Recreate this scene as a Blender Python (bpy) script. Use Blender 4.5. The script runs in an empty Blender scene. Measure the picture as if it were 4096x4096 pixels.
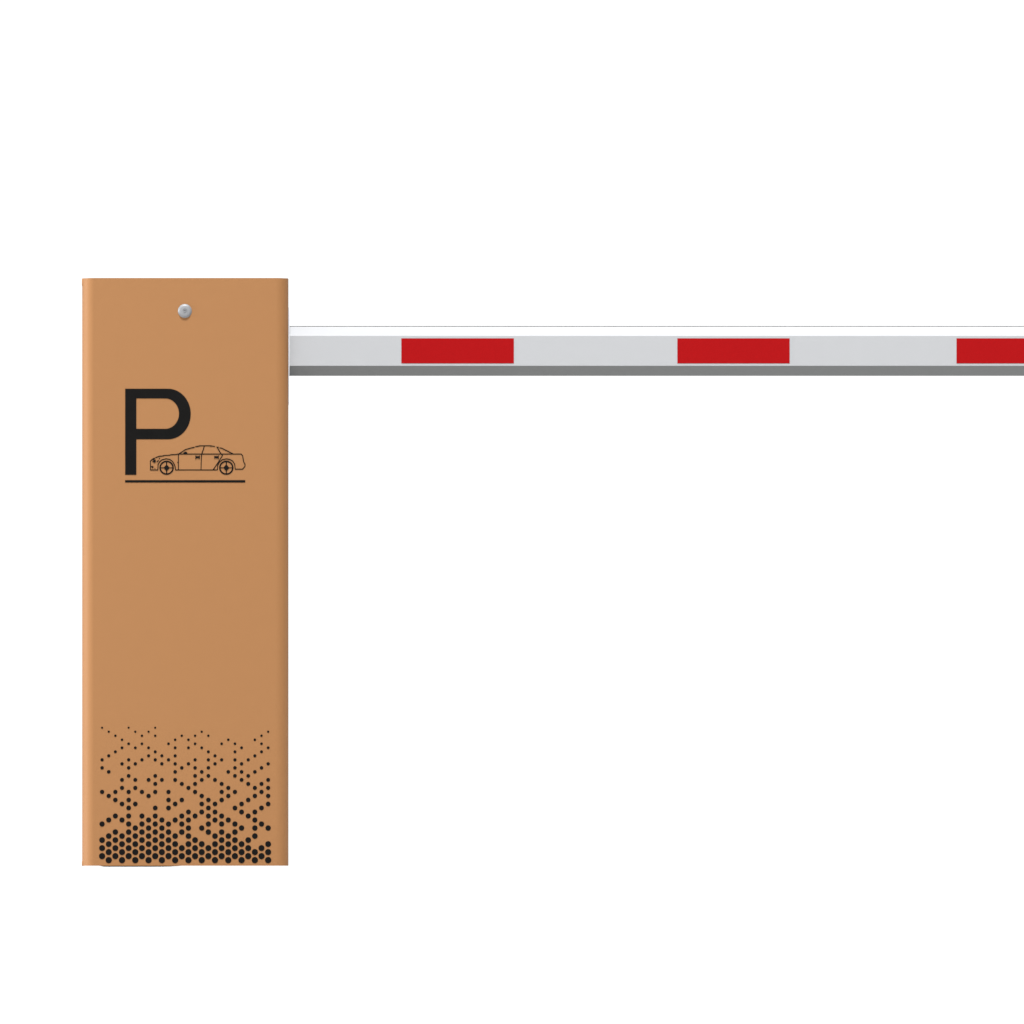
import bpy, bmesh, math
from mathutils import Vector

scene = bpy.context.scene
COL = scene.collection
R = math.radians

# ------------------------------------------------------------------ scale
S = 0.35 / 826.0            # metres per photograph pixel on the door plane: the cabinet is 0.35 m wide
CX, BASE = 741.0, 3463.0    # cabinet centre line and its foot in the photograph
D = 14.0                    # camera distance from the door
CAMZ = 0.01

def P(px, py, y=0.0):
    """World X, Z of a photo pixel for something standing y metres behind the door."""
    k = (D + y) / D
    return (px - CX) * S * k, CAMZ + ((BASE - py) * S - CAMZ) * k

# ------------------------------------------------------------------ camera
cam = bpy.data.cameras.new('camera')
cam_ob = bpy.data.objects.new('camera', cam)
COL.objects.link(cam_ob)
cam_ob.location = (0, -D, CAMZ)
cam_ob.rotation_euler = (R(90), 0, 0)
FRAME = 4096 * S
cam.sensor_width = 36
cam.lens = 36 * D / FRAME
cam.shift_x = (2048 - CX) * S / FRAME
cam.shift_y = ((BASE - 2048) * S - CAMZ) / FRAME
cam.clip_start, cam.clip_end = 0.1, 200
scene.camera = cam_ob

# ------------------------------------------------------------------ white studio light
world = bpy.data.worlds.new('World')
scene.world = world
world.use_nodes = True
bg = world.node_tree.nodes['Background']
bg.inputs['Color'].default_value = (1, 1, 1, 1)
# white surround; unseen front right dimmed by hand to shade the cabinet's right edge
wnt = world.node_tree
wtc = wnt.nodes.new('ShaderNodeTexCoord')
wsp = wnt.nodes.new('ShaderNodeSeparateXYZ')
wnt.links.new(wtc.outputs['Generated'], wsp.inputs[0])
def ramp(sock, a, b, lo, hi):
    n = wnt.nodes.new('ShaderNodeMapRange')
    n.interpolation_type = 'SMOOTHSTEP'
    for k, v in zip(('From Min', 'From Max', 'To Min', 'To Max'), (a, b, lo, hi)):
        n.inputs[k].default_value = v
    wnt.links.new(sock, n.inputs['Value'])
    return n.outputs['Result']
wm = wnt.nodes.new('ShaderNodeMath')
wm.operation = 'MULTIPLY'
wnt.links.new(ramp(wsp.outputs['X'], -0.3, 0.45, 0, 1), wm.inputs[0])
wnt.links.new(ramp(wsp.outputs['Y'], -0.1, 0.45, 1, 0), wm.inputs[1])
wnt.links.new(ramp(wm.outputs[0], 0, 1, 1.12, 0.03), bg.inputs['Strength'])

def area(name, az, el, dist, size, unit):
    """Softbox aimed at the barrier; az is measured to the left of the camera side."""
    d = Vector((-math.sin(R(az)) * math.cos(R(el)), -math.cos(R(az)) * math.cos(R(el)), math.sin(R(el))))
    l = bpy.data.lights.new(name, 'AREA')
    l.shape = 'DISK'
    l.size = size
    l.energy = unit * math.pi ** 2 * dist ** 2
    o = bpy.data.objects.new(name, l)
    o.location = Vector((0.5, 0, 0.7)) + d * dist
    o.rotation_euler = d.to_track_quat('Z', 'Y').to_euler()
    COL.objects.link(o)
area('key_softbox', 3, 67, 20, 2.6, 2.35)
area('side_softbox', 89, 8, 20, 5.0, 1.2)

scene.view_settings.view_transform = 'Standard'
scene.view_settings.look = 'None'
scene.view_settings.exposure = 0
scene.view_settings.gamma = 1
scene.view_settings.use_curve_mapping = False

# ------------------------------------------------------------------ materials
def mat(name, col, rough=0.5, metal=0.0, spec=0.3, var=0.03, vscale=40, bump=0.0, bscale=900):
    m = bpy.data.materials.new(name)
    m.use_nodes = True
    nt = m.node_tree
    b = nt.nodes['Principled BSDF']
    b.inputs['Roughness'].default_value = rough
    b.inputs['Metallic'].default_value = metal
    b.inputs['Specular IOR Level'].default_value = spec
    tc = nt.nodes.new('ShaderNodeTexCoord')
    n = nt.nodes.new('ShaderNodeTexNoise')
    n.inputs['Scale'].default_value = vscale
    n.inputs['Detail'].default_value = 4
    nt.links.new(tc.outputs['Object'], n.inputs['Vector'])
    mr = nt.nodes.new('ShaderNodeMapRange')
    mr.inputs['To Min'].default_value = 1 - var
    mr.inputs['To Max'].default_value = 1 + var
    nt.links.new(n.outputs['Fac'], mr.inputs['Value'])
    mx = nt.nodes.new('ShaderNodeVectorMath')
    mx.operation = 'SCALE'
    mx.inputs[0].default_value = col
    nt.links.new(mr.outputs['Result'], mx.inputs['Scale'])
    nt.links.new(mx.outputs['Vector'], b.inputs['Base Color'])
    if bump:
        n2 = nt.nodes.new('ShaderNodeTexNoise')
        n2.inputs['Scale'].default_value = bscale
        n2.inputs['Detail'].default_value = 2
        nt.links.new(tc.outputs['Object'], n2.inputs['Vector'])
        bp = nt.nodes.new('ShaderNodeBump')
        bp.inputs['Strength'].default_value = bump
        bp.inputs['Distance'].default_value = 0.0003
        nt.links.new(n2.outputs['Fac'], bp.inputs['Height'])
        nt.links.new(bp.outputs['Normal'], b.inputs['Normal'])
    return m

M = {
    'floor':  mat('white studio floor', (0.52, 0.52, 0.52), 0.9, spec=0.0, var=0.005),
    'copper': mat('copper powder coat', (0.252, 0.1178, 0.0434), 0.62, spec=0.22, var=0.012, bump=0.15),
    'print':  mat('black print', (0.0055, 0.0052, 0.005), 0.8, spec=0.04, var=0.2),
    'black':  mat('black rubber', (0.008, 0.008, 0.008), 0.8, spec=0.05),
    'silver': mat('light grey painted aluminium', (0.313, 0.318, 0.327), 0.5, spec=0.2, var=0.012, vscale=25, bump=0.1),
    'rubber': mat('grey end cap and boom shade', (0.148, 0.152, 0.151), 0.8, spec=0.1, var=0.02, bump=0.1),  # end cap colour; also the shade under the boom, put in as darker grey
    'seal':   mat('dark grey seal', (0.06, 0.06, 0.06), 0.8, spec=0.05),
    'red':    mat('red reflective tape', (0.247, 0.0024, 0.0034), 0.5, spec=0.06, var=0.02, vscale=120),
    'steel':  mat('brushed steel', (0.195, 0.2, 0.21), 0.5, metal=0.15, spec=0.5, var=0.08, vscale=200),
    'slot':   mat('dark keyway', (0.03, 0.03, 0.035), 0.6),
    'plate':  mat('pale grey plate', (0.52, 0.53, 0.565), 0.5, spec=0.3),
}

# ------------------------------------------------------------------ helpers
def link(name, bm, m, parent=None, smooth=None):
    me = bpy.data.meshes.new(name)
    bmesh.ops.recalc_face_normals(bm, faces=bm.faces)
    bm.to_mesh(me)
    bm.free()
    me.materials.append(m)
    o = bpy.data.objects.new(name, me)
    COL.objects.link(o)
    o.parent = parent
    if smooth:
        for p in me.polygons:
            p.use_smooth = True
        me.set_sharp_from_angle(angle=R(smooth))
    return o

def prism(bm, pts, vec):
    """Closed polygon of 3D points pushed along vec."""
    vec = Vector(vec)
    a = [bm.verts.new(p) for p in pts]
    b = [bm.verts.new(Vector(p) + vec) for p in pts]
    n = len(pts)
    fs = [bm.faces.new(a), bm.faces.new(b[::-1])]
    for i in range(n):
        fs.append(bm.faces.new((a[i], b[i], b[(i + 1) % n], a[(i + 1) % n])))
    return fs

def bevel_caps(bm, caps, w, seg=3):
    es = {e for f in caps for e in f.edges}
    bmesh.ops.bevel(bm, geom=list(es), offset=w, segments=seg, profile=0.5, affect='EDGES')

def arc(cx, cy, r, a0, a1, n):
    return [(cx + r * math.cos(R(a0 + (a1 - a0) * i / n)), cy + r * math.sin(R(a0 + (a1 - a0) * i / n))) for i in range(n + 1)]

def column(x0, x1, y0, y1, rl, rr, rb, z0, z1, bev):
    """Upright sheet-metal box: plan view with rounded front corners rl, rr and rear corners rb."""
    plan = (arc(x0 + rl, y0 + rl, rl, 180, 270, 14) + arc(x1 - rr, y0 + rr, rr, 270, 360, 14)
            + arc(x1 - rb, y1 - rb, rb, 0, 90, 5) + arc(x0 + rb, y1 - rb, rb, 90, 180, 5))
    bm = bmesh.new()
    fs = prism(bm, [(x, y, z0) for x, y in plan], (0, 0, z1 - z0))
    bevel_caps(bm, fs[:2], bev)
    return bm

INK = 0.0005
def flat(bm, pix, t=INK, y=0.0):
    """A shape of the print lying on the door face, given in photo pixels."""
    pts = []
    for px, py in pix:
        x, z = P(px, py, y)
        pts.append((x, y + 0.0002, z))
    prism(bm, pts, (0, -t - 0.0002, 0))

def stroke(bm, pix, w):
    for (xa, ya), (xb, yb) in zip(pix, pix[1:]):
        dx, dy = xb - xa, yb - ya
        L = math.hypot(dx, dy)
        if L == 0: continue
        ux, uy = dx / L * w * 0.2, dy / L * w * 0.2
        nx, ny = -dy / L * w / 2, dx / L * w / 2
        stroke.k = (stroke.k + 1) % 7
        flat(bm, [(xa - ux + nx, ya - uy + ny), (xb + ux + nx, yb + uy + ny),
                  (xb + ux - nx, yb + uy - ny), (xa - ux - nx, ya - uy - ny)], INK + stroke.k * 0.00004)
stroke.k = 0

# ------------------------------------------------------------------ setting
bm = bmesh.new()
bmesh.ops.create_grid(bm, x_segments=2, y_segments=2, size=1)
for v in bm.verts:
    v.co.x *= 9
    v.co.y = -8.5 + v.co.y * 10
    v.co.z = -0.0018
fl = link('floor', bm, M['floor'])
fl['kind'] = 'structure'

# ------------------------------------------------------------------ the barrier
gate = bpy.data.objects.new('parking_barrier', None)
gate.empty_display_size = 0.1
COL.objects.link(gate)
gate.location = (0, 0.15, 0)
gate['label'] = 'copper coloured parking barrier cabinet with a horizontal red and white boom arm'
gate['category'] = 'parking barrier'
bpy.context.view_layer.update()
OFF = gate.location.copy()

def part(name, bm, m, parent, smooth=None, label=None):
    """Meshes are drawn in world metres; shift them into the barrier's own space."""
    bmesh.ops.translate(bm, verts=bm.verts, vec=-OFF)
    o = link(name, bm, m, parent, smooth)
    if label: o['label'] = label
    return o

DOOR_D = 0.045
TOP = (BASE - 1112) * S
# cabinet behind the door, its left corner just showing past the door's edge
body = part('cabinet_body', column(-(CX - 329) * S * 1.003, (1153.5 - CX) * S, 0.0232, 0.30, 0.006, 0.006, 0.012,
                                   0.0006, (BASE - 1111.5) * S * 1.001, 0.0015), M['copper'], gate, 40)
# front door: sheet folded round both long edges
door = part('front_door', column((331.5 - CX) * S, (1154.5 - CX) * S, 0.0, 0.023, 0.019, 0.0222, 0.0001,
                                 0.0, TOP, 0.0009), M['copper'], gate, 40)

# the lock: round steel barrel with a domed cam and a tiny keyway
def ring_lathe(cx, cz, prof, n=40):
    bm = bmesh.new()
    rows = []
    for r, y in prof:
        rows.append([bm.verts.new((cx + r * math.cos(2 * math.pi * i / n), y, cz + r * math.sin(2 * math.pi * i / n))) for i in range(n)])
    for a, b in zip(rows, rows[1:]):
        for i in range(n):
            bm.faces.new((a[i], a[(i + 1) % n], b[(i + 1) % n], b[i]))
    bm.faces.new(rows[-1])
    bm.faces.new(rows[0])
    return bm
lx, lz = P(739.5, 1244)
r = 28 * S
lock = part('lock', ring_lathe(lx, lz, [(r, 0.0005), (r, -0.0003), (r * 0.97, -0.0008), (r * 0.78, -0.0030), (r * 0.73, -0.0033),
                                        (r * 0.30, -0.0033), (r * 0.28, -0.0027)]), M['steel'], door, 30)
bm = ring_lathe(lx, lz, [(r * 0.2, -0.0024), (r * 0.2, -0.0033), (r * 0.17, -0.0036)], 20)
part('lock_core', bm, M['steel'], door, 30)
bm = bmesh.new()
kx, kz = lx - 0.0003, lz + 0.0009
prism(bm, [(kx - 0.0016, -0.0034, kz - 0.0004), (kx + 0.0016, -0.0034, kz - 0.0004), (kx + 0.0016, -0.0034, kz + 0.0004), (kx - 0.0016, -0.0034, kz + 0.0004)], (0, -0.0005, 0))
part('keyway', bm, M['slot'], door)

# the printed letter P
def ell(cx, cy, a, b, t0, t1, n=28):
    return [(cx + a * math.cos(R(t0 + (t1 - t0) * i / n)), cy + b * math.sin(R(t0 + (t1 - t0) * i / n))) for i in range(n + 1)]
outer = [(545.5, 1555)] + ell(672, 1656, 91, 101, -90, 90) + [(545.5, 1757)]
inner = [(545.5, 1593.6)] + ell(661, 1654.5, 55, 60.9, -90, 90) + [(545.5, 1715.4)]
bm = bmesh.new()
flat(bm, [(500.6, 1555), (545.5, 1555), (545.5, 1899.4), (500.6, 1899.4)])
for i in range(len(outer) - 1):
    flat(bm, [outer[i], outer[i + 1], inner[i + 1], inner[i]])
bmesh.ops.remove_doubles(bm, verts=bm.verts, dist=1e-6)
part('parking_letter', bm, M['print'], door)

bm = bmesh.new()
flat(bm, [(500.5, 1920.6), (981, 1920.6), (981, 1930), (500.5, 1930)])
part('ground_line', bm, M['print'], door)

# the printed line drawing of a saloon car
def c(pts): return [(560 + u / 4.2, 1740 + v / 4.2) for u, v in pts]
bm = bmesh.new()
W = 3.5
LINES = [
    [(175, 587), (175, 437), (212, 402)], [(222, 396), (250, 388)], [(262, 380), (320, 358), (385, 352), (400, 344), (500, 340), (515, 331), (600, 327), (650, 318)],
    [(175, 587), (300, 587), (303, 495), (328, 452), (372, 415), (440, 399), (500, 410), (545, 442), (575, 492), (590, 530), (598, 587)],
    [(598, 587), (1300, 587), (1306, 510), (1330, 460), (1380, 415), (1450, 400), (1510, 410), (1560, 440), (1590, 490), (1600, 574),
     (1722, 574), (1764, 525), (1764, 492), (1742, 450), (1724, 350), (1700, 320), (650, 320)],
    [(650, 318), (700, 287), (760, 246), (840, 222), (915, 204)], [(932, 196), (1010, 181), (1190, 181), (1255, 194)],
    [(1288, 205), (1320, 205)], [(1338, 216), (1372, 221), (1470, 270), (1562, 317)],
    [(1297, 205), (1345, 290), (1385, 345), (1300, 480), (1230, 583)],
    [(1080, 185), (1065, 240), (1045, 290), (1036, 330), (1030, 390), (1025, 587)],
    [(645, 322), (645, 587)],
    [(205, 412), (232, 408), (245, 425)], [(285, 452), (310, 425)], [(322, 400), (333, 392)],
]
for l in LINES: stroke(bm, c(l), W)
for poly in ([(722, 318), (735, 292), (770, 278), (790, 290), (800, 318)],
             [(205, 445), (235, 418), (262, 412), (266, 458), (240, 466)],
             [(183, 522), (210, 520), (230, 538), (205, 557)], [(244, 556), (256, 556), (256, 568), (244, 568)],
             [(930, 345), (942, 345), (948, 356), (990, 356), (994, 345), (1005, 345), (1005, 402), (992, 402), (986, 390), (946, 390), (940, 410), (930, 410)],
             [(1248, 352), (1262, 356), (1305, 356), (1312, 345), (1324, 345), (1324, 402), (1312, 402), (1305, 390), (1262, 390), (1248, 402)],
             [(1170, 178), (1200, 176), (1208, 192), (1185, 194)], [(625, 455), (640, 452), (640, 468), (630, 466)]):
    flat(bm, c(poly), INK + 0.0004)
for wx in (447, 1450):
    N = 20
    o_ = [(wx + 122 * math.cos(2 * math.pi * i / N), 550 + 120 * math.sin(2 * math.pi * i / N)) for i in range(N)]
    i_ = [(wx + 97 * math.cos(2 * math.pi * i / N), 550 + 95 * math.sin(2 * math.pi * i / N)) for i in range(N)]
    for k in range(N):
        j = (k + 1) % N
        flat(bm, c([o_[k], o_[j], i_[j], i_[k]]))
    flat(bm, c([(wx - 9, 450), (wx + 9, 450), (wx + 9, 650), (wx - 9, 650)]), INK + 0.0001)
    flat(bm, c([(wx - 105, 545), (wx + 105, 545), (wx + 105, 556), (wx - 105, 556)]), INK + 0.0002)
    flat(bm, c([(wx - 50, 550), (wx - 14, 508), (wx + 14, 508), (wx + 50, 550), (wx + 14, 594), (wx - 14, 594)]), INK + 0.0003)
part('car_drawing', bm, M['print'], door)

# the printed dots, thinning out upwards
ROWS = ['0 4 8', '1 5 7 15 25', '2 6 8 12 14 16 24', '3 11 13 19 23', '4 6 10 14 18 20 24', '3 5 7 11 13 15 21 25', '2 8 16 20 24',
        '1 7 9 11 17 23', '0 4 6 8 10 14 16 18 20 22', '3 5 9 11 13 17 21 25', '0 4 12 14 16 20 24', '1 11 15 19 21 23', '4 8 14 16 20 22',
        '3 5 7 9 11 15 17 21 25', '8 12 14 18 22 24', '3 5 13 19 23 25', '0 2 4 6 8 10 14 18 20 24', '1 7 15 19 23 25', '2 4 10 12 16 18 22',
        '3 5 11 15 17 21 25', '4 8 10 16 20 24', '13 15 17 21 23', '2 4 6 8 12 14 16 18 22', '1 3 7 9 11 13 17 19 23', '0 4 6 8 10 12 16 18 20 24',
        '5 7 9 13 15 21 23 25', '2 4 6 8 10 12 16 18 20', '1 3 5 7 9 11 13 17 19 23', '0 2 4 6 8 10 14 18 20 22',
        '1 3 5 7 9 11 13 15 17 19 21 25', '0 2 4 6 8 10 12 14 16 18 20 22 24', '1 3 5 7 9 11 13 15 17 19 21 23 25',
        '0 2 4 6 8 10 12 14 16 18 20 22 24', '1 3 5 7 9 11 13 15 17 19 21 23 25']
bm = bmesh.new()
for j, row in enumerate(ROWS):
    rad = 4.1 + 8.7 * (j / 33) ** 0.9
    for k in map(int, row.split()):
        cx, cy = 408.3 + 26.57 * k, 2910.7 + 16.05 * j
        n = 14
        flat(bm, [(cx + rad * math.cos(2 * math.pi * (i + .5) / n), cy + rad * math.sin(2 * math.pi * (i + .5) / n)) for i in range(n)])
part('dot_pattern', bm, M['print'], door)

# black foot pad under the front left of the cabinet
bm = bmesh.new()
x0, x1 = (395 - CX) * S, (730 - CX) * S
prism(bm, [(x0, 0.004, 0.0), (x1, 0.004, 0.0), (x1 - 0.02, 0.004, -0.0011), (x1 - 0.06, 0.004, -0.00175), (x0 + 0.012, 0.004, -0.00175)], (0, 0.14, 0))
part('foot_pad', bm, M['black'], gate, label='black foot pad under the front')

# hinge pins at the door's left edge, top and bottom
for pa, pb in ((1110.5, 1141), (3444, 3463.6)):
    hx = P(332.6, 0, 0.019)[0]
    za, zb_ = P(0, pb)[1], P(0, pa)[1]
    bm = bmesh.new()
    fs = prism(bm, [(hx + 0.0022 * math.cos(R(a)), 0.019 + 0.0022 * math.sin(R(a)), za) for a in range(0, 360, 20)], (0, 0, zb_ - za))
    bevel_caps(bm, fs[:2], 0.0009, 2)
    part('hinge_pin', bm, M['copper'], gate, 40)

# ---------------- boom arm on the cabinet's right flank
BY = 0.025                   # depth of the boom's front face
def bz(py, y=BY): return P(0, py, y)[1]
bx0 = P(1157.0, 0, BY)[0]
bx1 = P(4560, 0, BY)[0]
DEP = 0.045
def section(pts, xa, xb, bev=0.0):
    bm = bmesh.new()
    prism(bm, [(xa, y, z) for y, z in pts], (xb - xa, 0, 0))
    return bm
zt, zf, zb, zl = bz(1306.5, BY + 0.032), bz(1342), bz(1463), bz(1503.5, BY + 0.024)
CH = 0.032
tube = [(BY, zb), (BY, zf - 0.0006), (BY + 0.0006, zf), (BY + CH, zt), (BY + CH + DEP - 0.02, zt), (BY + DEP + 0.04, zf), (BY + DEP + 0.04, zb)]
boom = part('boom_arm', section(tube, bx0, bx1), M['silver'], gate)
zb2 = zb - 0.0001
bump = [(BY + 0.0006, zb2), (BY + 0.018, zl), (BY + 0.024, zl), (BY + DEP + 0.0394, zb2)]  # profile of the boom's lower chamfer, which takes the painted-in shade
part('shaded_underside', section(bump, bx0 + 0.0003, bx1 - 0.0003), M['rubber'], boom)  # boom's lower chamfer, its shade painted in by a darker material
seal = [(BY + CH + 0.002, zt - 0.0005), (BY + CH + 0.002, zt + 0.00125), (BY + CH + 0.016, zt + 0.00125), (BY + CH + 0.016, zt - 0.0005)]
part('top_seal', section(seal, bx0 + 0.0004, bx1 - 0.0004), M['seal'], boom)
for pa, pb in ((1605.4, 2055.4), (2709.4, 3158.5), (3826, 4276)):
    bm = bmesh.new()
    xa, xb = P(pa, 0, BY)[0], P(pb, 0, BY)[0]
    za, zc = bz(1453.5), bz(1353.5)
    prism(bm, [(xa, BY + 0.0003, za), (xb, BY + 0.0003, za), (xb, BY + 0.0003, zc), (xa, BY + 0.0003, zc)], (0, -0.0008, 0))
    part('reflective_strip', bm, M['red'], boom)
# closing cap at the far tip
cap = [(y + (0.003 if y > BY + 0.03 else -0.002) * 0, z) for y, z in [(BY - 0.001, zl), (BY - 0.001, zt), (BY + DEP + 0.041, zt), (BY + DEP + 0.041, zl)]]
part('end_cap', section(cap, bx1 + 0.0003, bx1 + 0.006), M['rubber'], boom)

# pale mounting plate between cabinet and boom, its upper edge rounded off
bm = bmesh.new()
px_in = (1152.5 - CX) * S
PY = 0.024
prof = [(px_in, 1229)] + [(P(a, 0, PY)[0], b) for a, b in ((1154.9, 1229), (1156.3, 1236), (1157.7, 1246), (1158.6, 1262),
                                                           (1158.6, 1400), (1157.6, 1500), (1157.0, 1610))] + [(px_in, 1610)]
prism(bm, [(x, PY, bz(py, PY)) for x, py in prof], (0, 0.16, 0))
part('mounting_plate', bm, M['plate'], gate)
